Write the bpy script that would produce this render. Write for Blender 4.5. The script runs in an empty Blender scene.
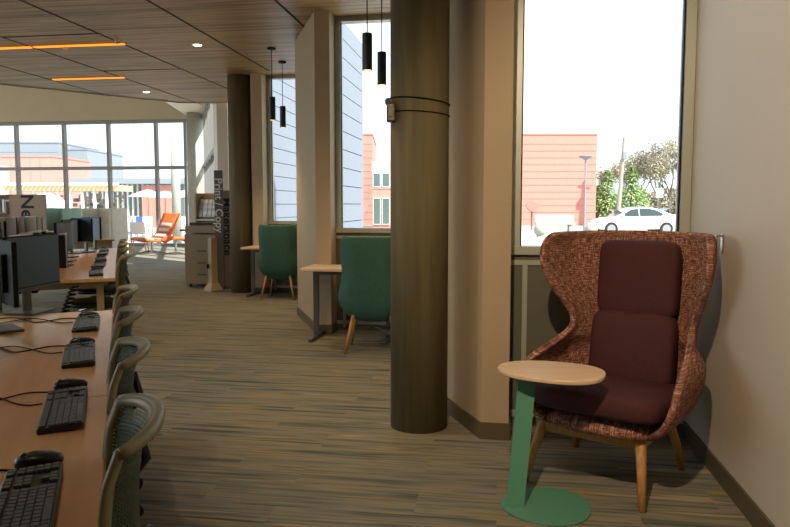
import bpy, bmesh, math, random
from math import sin, cos, pi, radians, atan, sqrt, floor
from mathutils import Vector, Matrix
random.seed(7)
S = bpy.context.scene
COL = S.collection

# ------------------------------------------------------------------ helpers
def lin(h):
    h = h.lstrip('#'); v = [int(h[i:i+2], 16)/255 for i in (0, 2, 4)]
    return tuple([(c/12.92 if c <= .04045 else ((c+.055)/1.055)**2.4) for c in v] + [1.0])

def mat(name, hexc, rough=.6, metal=0, spec=.5, var=0, scale=8, stretch=(1, 1, 1), col2=None, bump=0, bscale=80, coat=0, rot=0):
    m = bpy.data.materials.new(name); m.use_nodes = True
    nt = m.node_tree; b = nt.nodes['Principled BSDF']
    b.inputs['Roughness'].default_value = rough; b.inputs['Metallic'].default_value = metal
    b.inputs['Specular IOR Level'].default_value = spec
    b.inputs['Coat Weight'].default_value = coat
    tc = nt.nodes.new('ShaderNodeTexCoord'); mp = nt.nodes.new('ShaderNodeMapping')
    nt.links.new(tc.outputs['Object'], mp.inputs[0]); mp.inputs['Scale'].default_value = stretch
    mp.inputs['Rotation'].default_value = (0, 0, rot)
    n = nt.nodes.new('ShaderNodeTexNoise'); n.inputs['Scale'].default_value = scale; n.inputs['Detail'].default_value = 5
    nt.links.new(mp.outputs[0], n.inputs['Vector'])
    r = nt.nodes.new('ShaderNodeValToRGB'); c = lin(hexc)
    if col2: c2 = lin(col2)
    else: c2 = tuple([x*(1-var) for x in c[:3]]+[1])
    r.color_ramp.elements[0].position = .35; r.color_ramp.elements[1].position = .65
    r.color_ramp.elements[0].color = c2; r.color_ramp.elements[1].color = c
    nt.links.new(n.outputs['Fac'], r.inputs[0]); nt.links.new(r.outputs[0], b.inputs['Base Color'])
    if bump:
        n2 = nt.nodes.new('ShaderNodeTexNoise'); n2.inputs['Scale'].default_value = bscale
        nt.links.new(tc.outputs['Object'], n2.inputs['Vector'])
        bp = nt.nodes.new('ShaderNodeBump'); bp.inputs['Strength'].default_value = bump; bp.inputs['Distance'].default_value = .01
        nt.links.new(n2.outputs['Fac'], bp.inputs['Height']); nt.links.new(bp.outputs[0], b.inputs['Normal'])
    return m

def emis(name, hexc, s):
    m = bpy.data.materials.new(name); m.use_nodes = True; b = m.node_tree.nodes['Principled BSDF']
    b.inputs['Base Color'].default_value = lin(hexc); b.inputs['Emission Color'].default_value = lin(hexc)
    b.inputs['Emission Strength'].default_value = s
    return m

class MB:
    def __init__(s): s.bm = bmesh.new()
    def v(s, p): return s.bm.verts.new(p)
    def face(s, vs):
        try: return s.bm.faces.new(vs)
        except ValueError: return None
    def box(s, c, size, rz=0, rx=0, ry=0, bev=0):
        M = Matrix.Translation(c) @ Matrix.Rotation(rz, 4, 'Z') @ Matrix.Rotation(ry, 4, 'Y') @ Matrix.Rotation(rx, 4, 'X') @ Matrix.Diagonal((size[0], size[1], size[2], 1))
        r = bmesh.ops.create_cube(s.bm, size=1, matrix=M)
        if bev:
            es = {e for v in r['verts'] for e in v.link_edges}
            bmesh.ops.bevel(s.bm, geom=list(es), offset=bev, segments=2, profile=.5, affect='EDGES')
        return s
    def prism(s, pts, z0, z1):
        a = [s.v((p[0], p[1], z0)) for p in pts]; b = [s.v((p[0], p[1], z1)) for p in pts]
        s.face(list(reversed(a))); s.face(b); n = len(pts)
        for i in range(n): s.face([a[i], a[(i+1) % n], b[(i+1) % n], b[i]])
        return s
    def cyl(s, p0, p1, r0, r1=None, n=16, cap=True):
        r1 = r0 if r1 is None else r1
        p0 = Vector(p0); p1 = Vector(p1); d = (p1-p0).normalized()
        x = d.orthogonal().normalized(); y = d.cross(x)
        A = [s.v(p0+(x*cos(2*pi*i/n)+y*sin(2*pi*i/n))*r0) for i in range(n)]
        B = [s.v(p1+(x*cos(2*pi*i/n)+y*sin(2*pi*i/n))*r1) for i in range(n)]
        for i in range(n): s.face([A[i], A[(i+1) % n], B[(i+1) % n], B[i]])
        if cap: s.face(list(reversed(A))); s.face(B)
        return s
    def tube(s, pts, r, n=8):
        pts = [Vector(p) for p in pts]; rings = []
        prev = None
        for i, p in enumerate(pts):
            d = (pts[min(i+1, len(pts)-1)]-pts[max(i-1, 0)]).normalized()
            x = d.orthogonal().normalized() if prev is None else (prev-d*prev.dot(d)).normalized()
            prev = x; y = d.cross(x)
            rr = r[i] if isinstance(r, (list, tuple)) else r
            rings.append([s.v(p+(x*cos(2*pi*k/n)+y*sin(2*pi*k/n))*rr) for k in range(n)])
        for a, b in zip(rings, rings[1:]):
            for k in range(n): s.face([a[k], a[(k+1) % n], b[(k+1) % n], b[k]])
        s.face(list(reversed(rings[0]))); s.face(rings[-1])
        return s
    def lathe(s, prof, n=24, c=(0, 0)):
        rings = [[s.v((c[0]+r*cos(2*pi*k/n), c[1]+r*sin(2*pi*k/n), z)) for k in range(n)] for r, z in prof]
        for a, b in zip(rings, rings[1:]):
            for k in range(n): s.face([a[k], a[(k+1) % n], b[(k+1) % n], b[k]])
        s.face(list(reversed(rings[0]))); s.face(rings[-1])
        return s
    def pillow(s, c, size, ex=.35, ez=.5, M=None, nu=28, nv=14):
        def sp(x, e): return (abs(x)**e)*(1 if x >= 0 else -1)
        M = M or Matrix.Identity(4); rows = []
        for j in range(1, nv):
            ph = -pi/2+pi*j/nv; row = []
            for i in range(nu):
                th = 2*pi*i/nu
                p = Vector((size[0]/2*sp(cos(ph), ez)*sp(cos(th), ex), size[1]/2*sp(cos(ph), ez)*sp(sin(th), ex), size[2]/2*sp(sin(ph), ez)))
                row.append(s.v(Vector(c)+M.to_3x3() @ p))
            rows.append(row)
        for a, b in zip(rows, rows[1:]):
            for k in range(nu): s.face([a[k], a[(k+1) % nu], b[(k+1) % nu], b[k]])
        s.face(list(reversed(rows[0]))); s.face(rows[-1])
        return s
    def build(s, name, m, parent=None, smooth=False, loc=None, rz=0, solid=0, sub=0, bevel=0):
        bmesh.ops.recalc_face_normals(s.bm, faces=s.bm.faces[:])
        me = bpy.data.meshes.new(name); s.bm.to_mesh(me); s.bm.free()
        if smooth:
            for p in me.polygons: p.use_smooth = True
        o = bpy.data.objects.new(name, me); COL.objects.link(o); me.materials.append(m)
        if parent: o.parent = parent
        if loc: o.location = loc; o.rotation_euler = (0, 0, rz)
        if solid: md = o.modifiers.new('s', 'SOLIDIFY'); md.thickness = solid; md.offset = 0
        if bevel: md = o.modifiers.new('b', 'BEVEL'); md.width = bevel; md.segments = 2
        if sub: md = o.modifiers.new('d', 'SUBSURF'); md.levels = sub; md.render_levels = sub
        return o

def tag(o, label=None, cat=None, group=None, kind=None):
    if label: o['label'] = label
    if cat: o['category'] = cat
    if group: o['group'] = group
    if kind: o['kind'] = kind
    return o
def thing(name, label, cat, loc=(0, 0, 0), rz=0, group=None):
    o = bpy.data.objects.new(name, None); COL.objects.link(o); o.empty_display_size = .1
    o.location = loc; o.rotation_euler = (0, 0, rz); return tag(o, label, cat, group)
def struct(name, loc=(0, 0, 0), rz=0):
    o = bpy.data.objects.new(name, None); COL.objects.link(o); o.location = loc; o.rotation_euler = (0, 0, rz)
    o['kind'] = 'structure'; return o
def st(o): o['kind'] = 'structure'; return o
def kids(o): return [c for c in bpy.data.objects if c.parent == o]
def copy_tree(o, parent=None):
    ch = kids(o); c = o.copy(); COL.objects.link(c); c.parent = parent
    for k in ch: copy_tree(k, c)
    return c
def dup(o, label, loc, rz):
    c = copy_tree(o); c.location = loc; c.rotation_euler = (0, 0, rz); c['label'] = label
    return c
def text(name, body, size, m, parent, loc, rot, ext=.002, align='LEFT', sx=1):
    cu = bpy.data.curves.new(name, 'FONT'); cu.body = body; cu.size = size; cu.extrude = ext; cu.align_x = align
    cu.offset = size*.018
    t = bpy.data.objects.new(name, cu); COL.objects.link(t)
    dg = bpy.context.evaluated_depsgraph_get(); dg.update()
    me = bpy.data.meshes.new_from_object(t.evaluated_get(dg)); bpy.data.objects.remove(t)
    me.materials.clear(); me.materials.append(m)
    o = bpy.data.objects.new(name, me); COL.objects.link(o); o.parent = parent; o.location = loc; o.rotation_euler = rot; o.scale = (sx, 1, 1)
    return o

# ------------------------------------------------------------------ camera
CH = 1.38
cam = bpy.data.cameras.new('camera'); co = bpy.data.objects.new('camera', cam); COL.objects.link(co)
co.location = (0, 0, CH); tilt = atan(58.5/700); co.rotation_euler = (pi/2-tilt, 0, 0)
cam.sensor_width = 36; cam.lens = 36*700/790; S.camera = co; cam.clip_end = 500

# ------------------------------------------------------------------ building grid
G = atan(105/700)                      # the hall's grid is turned to the right of the view
U = Vector((cos(G), -sin(G), 0)); V = Vector((sin(G), cos(G), 0))
A1 = Vector((.51, 4.05, 0)); PD = Vector((-1.35, 3.4, 0))
def bay(k): return A1+PD*(k-1)
def g(k, u, v, z=0):
    p = bay(k)+U*u+V*v; return (p.x, p.y, z)
CZ = 3.38

# materials
M = {}
M['paint'] = mat('painted_wall', '#b3a186', .75, var=.03, scale=2)
M['paint_r'] = mat('painted_wall_light', '#cdc3b2', .55, var=.03, scale=2)
M['base'] = mat('rubber_base', '#5c523c', .5)
M['alu'] = mat('window_aluminium', '#b9beb4', .4, .3)
M['alu_dark'] = mat('mullion_grey', '#77756f', .45, .3)
M['conc'] = mat('concrete_column', '#756c4e', .75, scale=4, stretch=(4, 4, .3), col2='#625b42', bump=.15, bscale=60)
M['conc_l'] = mat('pale_concrete', '#9c998c', .7, var=.1)
M['panel'] = mat('grey_spandrel', '#66675a', .5, var=.05)
M['black'] = mat('black_plastic', '#0d0f10', .65, spec=.3)
M['keys'] = mat('black_keycaps', '#566060', .4)
M['satin'] = mat('satin_black', '#14181a', .35)
M['screen'] = mat('dark_screen', '#4a6278', .4, spec=.35)
M['chrome'] = mat('chrome', '#b8b8b8', .25, 1)
M['steel'] = mat('grey_steel', '#6a6c66', .4, .6)
M['oak'] = mat('oak_wood', '#b98b52', .5, scale=10, stretch=(8, 8, .8), col2='#a2763f')
M['desk'] = mat('maple_desktop', '#dbab7a', .28, scale=5, stretch=(6, .8, 3), col2='#cf9e6c', rot=.39)
M['deskedge'] = mat('desk_edge', '#b9824c', .5)
M['tabletop'] = mat('pale_laminate', '#e0c4a6', .35, scale=5, stretch=(1, 8, 3), col2='#d6b694')
M['green_metal'] = mat('sage_green_metal', '#548f78', .4)
M['green_fab'] = mat('green_felt', '#386659', .85, var=.3, scale=90, bump=.4, bscale=300)
M['maroon'] = mat('maroon_fabric', '#4c2022', .8, var=.35, scale=160, bump=.3, bscale=300)
M['frame_b'] = mat('chair_frame_olive', '#8f8a6a', .4)
M['mesh_g'] = mat('chair_mesh_green', '#3a4a34', .6)
M['orange'] = mat('orange_fabric', '#e0642a', .7, var=.1)
M['cream'] = mat('cream_fabric', '#c9bfae', .8, var=.08)
M['teal_fab'] = mat('teal_fabric', '#8fae9f', .8, var=.08)
M['white'] = mat('white_plastic', '#dedcd6', .4)
M['beige_pl'] = mat('beige_plastic', '#a38e70', .5)
M['totem'] = mat('grey_totem', '#5a5a54', .4)
M['silver'] = mat('silver_shell', '#c6d6e6', .3, .1)
M['bookend'] = mat('brown_laminate', '#84694e', .5, var=.06, scale=4)
M['book'] = mat('book_spines', '#5b5348', .6, scale=14, stretch=(6, 6, .2), col2='#a09880')
M['blue_paper'] = mat('blue_leaflets', '#88a2c4', .5, scale=12, col2='#dfe6f0')
M['red_brick'] = mat('flare_washed_red_cladding', '#cb8072', .8, var=.06, scale=3)  # red cladding, with flare and overexposure put into its paler colour
M['grey_clad'] = mat('grey_cladding', '#7b8188', .6, var=.05)
M['pale_clad'] = mat('pale_cladding', '#aba5a1', .7, var=.05)
M['siding'] = mat('grey_siding', '#737a86', .6, var=.04)
M['ground'] = mat('pale_paving', '#aaa59d', .85, var=.08, scale=.6)
M['white_paint'] = mat('car_white', '#d5d7dc', .25, coat=.5)
M['carglass'] = mat('car_glass', '#2c3a3c', .1)
M['tyre'] = mat('tyre', '#1a1a1c', .8)
M['bark'] = mat('bark', '#7f7468', .9, var=.2)
M['leaf'] = mat('leaf_green', '#aabf82', .8, col2='#86a264', scale=2)
M['leafp'] = mat('pale_buds', '#a59c86', .9, col2='#8c8570', scale=2)
M['bluepl'] = mat('blue_plastic', '#2a4f9c', .4)
M['dark_glass'] = mat('tinted_glass', '#52635f', .15)
M['timber'] = mat('pergola_timber', '#d8b080', .7, var=.1)
M['warm'] = emis('strip_light', '#ff8a1c', .9)
M['spot'] = emis('lamp_lens', '#ffe9c4', 5)
M['bulb'] = emis('pendant_lens', '#ffc27a', 1.2)

def glass_mat():
    m = bpy.data.materials.new('window_glass'); m.use_nodes = True; nt = m.node_tree
    nt.nodes.remove(nt.nodes['Principled BSDF']); out = nt.nodes['Material Output']
    t = nt.nodes.new('ShaderNodeBsdfTransparent'); t.inputs[0].default_value = (.94, .96, .96, 1)
    gl = nt.nodes.new('ShaderNodeBsdfGlossy'); gl.inputs['Roughness'].default_value = .02
    mx = nt.nodes.new('ShaderNodeMixShader'); mx.inputs[0].default_value = .04
    nt.links.new(t.outputs[0], mx.inputs[1]); nt.links.new(gl.outputs[0], mx.inputs[2]); nt.links.new(mx.outputs[0], out.inputs[0])
    return m
M['glass'] = glass_mat()

def carpet():
    m = bpy.data.materials.new('striped_plank_carpet'); m.use_nodes = True; nt = m.node_tree; N = nt.nodes; L = nt.links
    b = N['Principled BSDF']; b.inputs['Roughness'].default_value = .9; b.inputs['Specular IOR Level'].default_value = .25
    tc = N.new('ShaderNodeTexCoord'); mp = N.new('ShaderNodeMapping'); mp.inputs['Rotation'].default_value = (0, 0, G)
    L.new(tc.outputs['Object'], mp.inputs[0])
    br = N.new('ShaderNodeTexBrick'); br.inputs['Scale'].default_value = 1
    br.inputs['Brick Width'].default_value = 1.0; br.inputs['Row Height'].default_value = .25; br.inputs['Mortar Size'].default_value = 0
    br.inputs['Color1'].default_value = (0, 0, 0, 1); br.inputs['Color2'].default_value = (1, 1, 1, 1); br.offset = .37
    L.new(mp.outputs[0], br.inputs['Vector'])
    sx = N.new('ShaderNodeSeparateXYZ'); L.new(mp.outputs[0], sx.inputs[0])
    # every plank shifts its stripes
    ma = N.new('ShaderNodeMath'); ma.operation = 'MULTIPLY_ADD'; ma.inputs[1].default_value = 7.3
    bw = N.new('ShaderNodeSeparateColor'); L.new(br.outputs['Color'], bw.inputs[0])
    L.new(bw.outputs[0], ma.inputs[0]); L.new(sx.outputs[1], ma.inputs[2])
    sc = N.new('ShaderNodeMath'); sc.operation = 'MULTIPLY'; sc.inputs[1].default_value = .05; L.new(sx.outputs[0], sc.inputs[0])
    cx = N.new('ShaderNodeCombineXYZ'); L.new(sc.outputs[0], cx.inputs[0]); L.new(ma.outputs[0], cx.inputs[1])
    n1 = N.new('ShaderNodeTexNoise'); n1.inputs['Scale'].default_value = 13; n1.inputs['Detail'].default_value = 3; n1.inputs['Roughness'].default_value = .65
    L.new(cx.outputs[0], n1.inputs['Vector'])
    r = N.new('ShaderNodeValToRGB'); cr = r.color_ramp
    cr.elements[0].position = .34; cr.elements[0].color = lin('#4d504b'); cr.elements[1].position = .68; cr.elements[1].color = lin('#a0947c')
    e = cr.elements.new(.43); e.color = lin('#6f736c')
    e = cr.elements.new(.52); e.color = lin('#8f8570')
    e = cr.elements.new(.60); e.color = lin('#646660')
    L.new(n1.outputs['Fac'], r.inputs[0])
    n2 = N.new('ShaderNodeTexNoise'); n2.inputs['Scale'].default_value = 22; n2.inputs['Detail'].default_value = 1
    ad = N.new('ShaderNodeVectorMath'); ad.inputs[1].default_value = (3.1, 11.7, 4); L.new(cx.outputs[0], ad.inputs[0]); L.new(ad.outputs[0], n2.inputs['Vector'])
    r2 = N.new('ShaderNodeValToRGB'); r2.color_ramp.elements[0].position = .66; r2.color_ramp.elements[1].position = .72
    L.new(n2.outputs['Fac'], r2.inputs[0])
    mx = N.new('ShaderNodeMix'); mx.data_type = 'RGBA'; L.new(r2.outputs[0], mx.inputs[0]); L.new(r.outputs[0], mx.inputs[6]); mx.inputs[7].default_value = lin('#a1844c')
    n3 = N.new('ShaderNodeTexNoise'); n3.inputs['Scale'].default_value = 260; L.new(tc.outputs['Object'], n3.inputs['Vector'])
    mm = N.new('ShaderNodeMix'); mm.data_type = 'RGBA'; mm.blend_type = 'MULTIPLY'; mm.inputs[0].default_value = .15
    L.new(mx.outputs[2], mm.inputs[6]); L.new(n3.outputs['Fac'], mm.inputs[7]); L.new(mm.outputs[2], b.inputs['Base Color'])
    bp = N.new('ShaderNodeBump'); bp.inputs['Strength'].default_value = .3; bp.inputs['Distance'].default_value = .004
    L.new(n3.outputs['Fac'], bp.inputs['Height']); L.new(bp.outputs[0], b.inputs['Normal'])
    return m
M['carpet'] = carpet()

def woodceil():
    m = bpy.data.materials.new('wood_veneer_ceiling'); m.use_nodes = True; nt = m.node_tree; N = nt.nodes; L = nt.links
    b = N['Principled BSDF']; b.inputs['Roughness'].default_value = .42
    tc = N.new('ShaderNodeTexCoord'); mp = N.new('ShaderNodeMapping'); mp.inputs['Rotation'].default_value = (0, 0, G)
    L.new(tc.outputs['Object'], mp.inputs[0])
    m2 = N.new('ShaderNodeMapping'); m2.inputs['Scale'].default_value = (.3, 9, 1); L.new(mp.outputs[0], m2.inputs[0])
    n = N.new('ShaderNodeTexNoise'); n.inputs['Scale'].default_value = 2.2; n.inputs['Detail'].default_value = 6; n.inputs['Roughness'].default_value = .6; n.inputs['Distortion'].default_value = .3
    L.new(m2.outputs[0], n.inputs['Vector'])
    r = N.new('ShaderNodeValToRGB'); cr = r.color_ramp
    cr.elements[0].position = .36; cr.elements[0].color = lin('#755c3c'); cr.elements[1].position = .66; cr.elements[1].color = lin('#c6aa80')
    e = cr.elements.new(.5); e.color = lin('#aa8f66')
    L.new(n.outputs['Fac'], r.inputs[0]); L.new(r.outputs[0], b.inputs['Base Color'])
    return m
M['wood'] = woodceil()

def tweed():
    m = bpy.data.materials.new('brown_tweed'); m.use_nodes = True; nt = m.node_tree; N = nt.nodes; L = nt.links
    b = N['Principled BSDF']; b.inputs['Roughness'].default_value = .9; b.inputs['Specular IOR Level'].default_value = .2
    uv = N.new('ShaderNodeTexCoord')
    outs = []
    for sc in ((14, 120, 1), (120, 14, 1)):
        mp = N.new('ShaderNodeMapping'); mp.inputs['Scale'].default_value = sc; L.new(uv.outputs['UV'], mp.inputs[0])
        n = N.new('ShaderNodeTexNoise'); n.inputs['Scale'].default_value = 1.6; n.inputs['Detail'].default_value = 3; n.inputs['Roughness'].default_value = .7
        L.new(mp.outputs[0], n.inputs['Vector']); outs.append(n.outputs['Fac'])
    ad = N.new('ShaderNodeMath'); L.new(outs[0], ad.inputs[0]); L.new(outs[1], ad.inputs[1])
    hf = N.new('ShaderNodeMath'); hf.operation = 'MULTIPLY'; hf.inputs[1].default_value = .5; L.new(ad.outputs[0], hf.inputs[0])
    r = N.new('ShaderNodeValToRGB'); cr = r.color_ramp
    cr.elements[0].position = .38; cr.elements[0].color = lin('#34221f'); cr.elements[1].position = .64; cr.elements[1].color = lin('#e0bfa6')
    e = cr.elements.new(.49); e.color = lin('#7f5448'); e = cr.elements.new(.55); e.color = lin('#a87a68')
    L.new(hf.outputs[0], r.inputs[0]); L.new(r.outputs[0], b.inputs['Base Color'])
    bp = N.new('ShaderNodeBump'); bp.inputs['Strength'].default_value = .5; bp.inputs['Distance'].default_value = .004
    L.new(hf.outputs[0], bp.inputs['Height']); L.new(bp.outputs[0], b.inputs['Normal'])
    return m
M['tweed'] = tweed()

# ------------------------------------------------------------------ room shell
FAR = [(-3.93, 15.6), (-6.3, 23.3)]                     # side glazing line to the far corner
far_a = Vector((-6.3, 23.3, 0)); far_b = far_a-U*13
# floor
b = MB(); fl = []
for k in (1, 2, 3, 4):
    fl += [g(k, 1.3, .45), g(k, .1, .45), g(k, -.3, 1.2)]
fl = [g(1, 1.3, -10)]+fl+[(-3.9, 15.7), (-6.2, 23.45), (far_b.x, far_b.y+.15), (-19.5, -6)]
b.prism([(p[0], p[1]) for p in fl], -.12, 0); st(b.build('floor', M['carpet']))
# wood ceiling
ce = []
for k in (1, 2, 3): ce += [g(k, 1.3, .42), g(k, .1, .42), g(k, -.3, 1.2)]
ce = [g(1, 1.3, -10)]+ce+[g(4, 1.3, -.2), (-3.45, 13.95), (-4.2, 13.88), (-6.6, 11.75), (-7.4, 11.2), (-7.4, -6)]
MB().prism([(p[0], p[1]) for p in ce], CZ, CZ+.45).build('ceiling', M['wood'])
st(bpy.data.objects['ceiling'])
# white edge strip along the end of the wood ceiling
ed = [(-3.45, 13.97), (-4.2, 13.9), (-6.6, 11.77), (-7.42, 11.22)]
b = MB()
for p, q in zip(ed, ed[1:]):
    p = Vector((p[0], p[1], CZ+.02)); q = Vector((q[0], q[1], CZ+.02)); d = q-p
    b.box((p+q)/2, (d.length+.02, .04, .07), math.atan2(d.y, d.x))
st(b.build('trim_1', M['paint_r']))
# panel joints in the wood ceiling
b = MB()
for i, u in enumerate((-2.11, -3.35, -4.58, -5.82, -7.05, -.88)):
    v0, v1 = -9, {0: 4.2, 1: 6.2, 2: 9.4, 3: 9.4, 4: 7.9, 5: 1.45}[i]
    p = A1+U*u+V*(v0+v1)/2
    b.box((p.x, p.y, CZ-.0015), (.025, v1-v0, .003), -G)
for v in (1.5, 3.7, 5.85):
    p = A1+U*(-5.2)+V*v; b.box((p.x, p.y, CZ-.0015), (1.2, .03, .003), -G)
st(b.build('trim_2', M['black']))

# right walls and piers with their slanted faces
def wall_poly(k, pts, z0, z1, name, m):
    return st(MB().prism([g(k, *p)[:2] for p in pts], z0, z1).build(name, m))
wall_poly(1, [(1.2, -10), (1.5, -10), (1.5, .45), (1.2, .45)], 0, 3.85, 'wall_right', M['paint_r'])
for k in (1, 2, 3):
    wall_poly(k, [(0, 0), (.16, 0), (.16, .5), (-.02, .5), (-.26, 1.25), (-.26, 3.75), (-.58, 3.75), (-.58, 1.25)], 0, CZ+.02, 'wall_pier_%d' % k, M['paint'])
    # outside siding boards
    b = MB(); n = 16
    for j in range(n):
        z = -.1+j*.25; p = bay(k)+U*(-.242)+V*2.45
        b.box((p.x, p.y, z+.12), (.036, 2.6, .238), -G)
        p = bay(k)+U*(-.46)+V*3.77; b.box((p.x, p.y, z+.12), (.42, .036, .238), -G)
    st(b.build('wall_siding_%d' % k, M['siding']))
wall_poly(4, [(0, -.1), (.22, -.1), (.22, .5), (-.2, 1.4), (-.66, 1.4), (-.5, .9)], 0, 5.8, 'wall_pier_4', M['paint_r'])
# base strips of pier walls
def basebd(name, pts, h=.1, t=.012):
    b = MB()
    for p, q in zip(pts, pts[1:]):
        p = Vector(p); q = Vector(q); d = q-p; nrm = Vector((-d.y, d.x, 0)).normalized()
        b.box((p+q)/2+nrm*t/2+Vector((0, 0, h/2)), (d.length+t, t, h), math.atan2(d.y, d.x))
    st(b.build(name, M['base']))
basebd('baseboard_right', [g(1, 1.2, -9.9), g(1, 1.2, .2)])
for k in (1, 2, 3):
    basebd('baseboard_pier_%d' % k, [g(k, .16, .2), g(k, .16, 0), g(k, 0, 0), g(k, -.58, 1.25), g(k, -.58, 3.36)])
# window bays
for k in (1, 2, 3, 4):
    ww = 1.04 if k == 1 else 1.1; hw = ww/2
    w = struct('window_%d' % k, g(k, .16+hw, .3), -G)     # local x along the wall
    MB().box((0, .02, .54), (ww, .14, 1.08)).build('panel', M['panel'], w)
    f = MB(); y = 0
    f.box((-hw+.03, y, 2.235), (.055, .12, 2.29)); f.box((hw-.03, y, 2.235), (.055, .12, 2.29))
    f.box((0, y, 1.105), (ww, .16, .05)); f.box((0, y, 3.355), (ww, .12, .05))
    f.box((-hw+.09, -.045, .53), (.03, .03, 1.0)); f.box((hw-.09, -.045, .53), (.03, .03, 1.0))
    f.box((0, -.055, .09), (ww, .012, .04)); f.box((0, -.055, 1.03), (ww, .012, .03))
    f.build('window_frame', M['alu'], w)
    MB().box((0, .01, 2.23), (ww-.11, .008, 2.2)).build('window_pane', M['glass'], w)
    MB().box((-hw+.062, -.02, 2.23), (.008, .03, 2.2)).box((hw-.062, -.02, 2.23), (.008, .03, 2.2)).build('gasket', M['black'], w)

# far glazing
w = struct('window_5', (0, 0, 0)); f = MB(); gp = MB()
def far_pt(px):    # along the far wall
    return far_a-U*px
for i, d in enumerate((0, .62, 1.66, 3.36, 4.98, 6.76, 8.5, 10.2, 11.8, 13)):
    p = far_pt(d); f.box((p.x, p.y, 2.1), (.09, .16, 4.2), -G)
for z, h in ((.05, .1), (2.62, .11), (4.15, .12)):
    p = far_pt(6.5); f.box((p.x, p.y, z), (13, .14, h), -G)
f.build('window_frame', M['alu_dark'], w)
p = far_pt(6.5); gp.box((p.x, p.y, 2.1), (13, .01, 4.1), -G); gp.build('window_pane', M['glass'], w)
p = far_pt(6.5)
st(MB().box((p.x, p.y, 5.02), (13.4, .3, 1.64), -G).build('wall_far', M['paint']))
w = struct('window_6'); f = MB(); gp = MB()
a = Vector((FAR[0][0], FAR[0][1], 0)); c = Vector((FAR[1][0], FAR[1][1], 0)); d = c-a; an = math.atan2(d.y, d.x)
for t in (0, .2, .4, .6, .8, .99): p = a+d*t; f.box((p.x, p.y, 2.1), (.09, .12, 4.2), an)
for z in (.05, 2.62, 4.15): p = a+d*.5; f.box((p.x, p.y, z), (d.length, .12, .11), an)
f.build('window_frame', M['alu_dark'], w); p = a+d*.5
gp.box((p.x, p.y, 2.1), (d.length, .01, 4.1), an); gp.build('window_pane', M['glass'], w)
# white dropped soffit and high roof of the far end
st(MB().prism([(-6.15, 23.6), (-6.85, 23.7), (-6.5, 20.2), (-6.0, 13.9), (-3.5, 14.1), (-3.75, 15.6)], 4.28, 5.8).build('ceiling_soffit', M['paint_r']))
st(MB().prism([(-6.0, 23.9), (-19.6, 25.9), (-19.5, 11), (-7.5, 11.1), (-6.6, 11.6), (-4.2, 13.7), (-3.2, 13.8), (-3.6, 15.6)], 5.8, 6.0).build('ceiling_high', M['paint_r']))
b = MB()
for p, q in zip(ed, ed[1:]):
    p = Vector((p[0], p[1]-.08, 4.65)); q = Vector((q[0], q[1]-.08, 4.65)); d = q-p
    b.box((p+q)/2, (d.length+.02, .1, 2.4), math.atan2(d.y, d.x))
st(b.build('wall_fascia', M['paint_r']))
st(MB().box((-5, -6.1, 1.7), (20, .2, 3.6)).build('wall_back_warm_bounce', M['paint']))  # unseen wall, added to close the back and bounce warm light
st(MB().box((-7.5, -2.7, 1.7), (.2, 6.6, 3.6)).build('wall_left_daylight_block', M['paint']))  # unseen wall, added and sized to hold back daylight from the left

# ------------------------------------------------------------------ columns
def column(x, y, r, h, label, strap=False):
    t = thing('concrete_column', label, 'column', (x, y, 0))
    MB().lathe([(r, 0), (r, h)], 48).build('shaft', M['conc'] if h < 3.5 else M['conc_l'], t, smooth=False)
    for p in kids(t)[0].data.polygons:
        if len(p.vertices) == 4: p.use_smooth = True
    return t
c1 = column(.15, 4.31, .178, CZ, 'thick round concrete column in the middle, banded with two thin straps')
column(-2.435, 11.11, .178, CZ, 'round concrete column beside the print and copy sign')
column(-6.35, 22.5, .25, 4.27, 'pale round column at the far glass corner behind the copier')
sp = thing('strapped_sensor_box', 'small grey device held by two thin straps on the thick concrete column', 'device', (.15, 4.31, 0))
def ring(z, zt, r=.181):
    return [(r*cos(t), r*sin(t), z+zt*cos(t)) for t in [2*pi*i/40 for i in range(41)]]
MB().tube(ring(2.0, -.02), .0045, 6).build('strap', M['black'], sp)
MB().tube(ring(1.925, -.012), .0035, 6).build('strap', M['black'], sp)
bx = MB().box((-.175, -.10, 1.925), (.05, .07, .11), bev=.008).build('housing', M['steel'], sp)
MB().box((-.178, -.138, 1.92), (.02, .012, .04)).build('badge', M['beige_pl'], bx)
MB().cyl((-.19, -.12, 1.99), (-.19, -.06, 1.99), .02, n=12).build('latch', M['satin'], bx)

# ------------------------------------------------------------------ lamps in the ceiling
def pendant(loc, label):
    t = thing('pendant_lamp', label, 'lamp', loc, 0, 'black cylinder pendants in the window bays')
    MB().lathe([(.055, CZ-.02), (.055, CZ)], 20).build('ceiling_canopy', M['black'], t)
    MB().cyl((0, 0, 2.76), (0, 0, CZ-.015), .005, n=6).build('cord', M['black'], t)
    MB().lathe([(.036, 2.475), (.036, 2.47), (.041, 2.47), (.041, 2.76), (.036, 2.765)], 24).build('lamp_shade', mat('pendant_black', '#10252f', .5), t)
    MB().lathe([(.034, 2.472), (.034, 2.476)], 16).build('lens', M['bulb'], t)
    return t
PEN = [(-.225, 5.8), (-.12, 6.5), (-1.58, 9.15), (-1.58, 10.0)]
for q, (x, y) in enumerate(PEN):
    pendant((x, y, 0), ['black cylinder pendant beside the thick column, left and higher in view', 'black cylinder pendant right against the thick column, lower in view',
        'black cylinder pendant in the farther window bay, left of its pair', 'black cylinder pendant in the farther window bay, right of its pair'][q])
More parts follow.
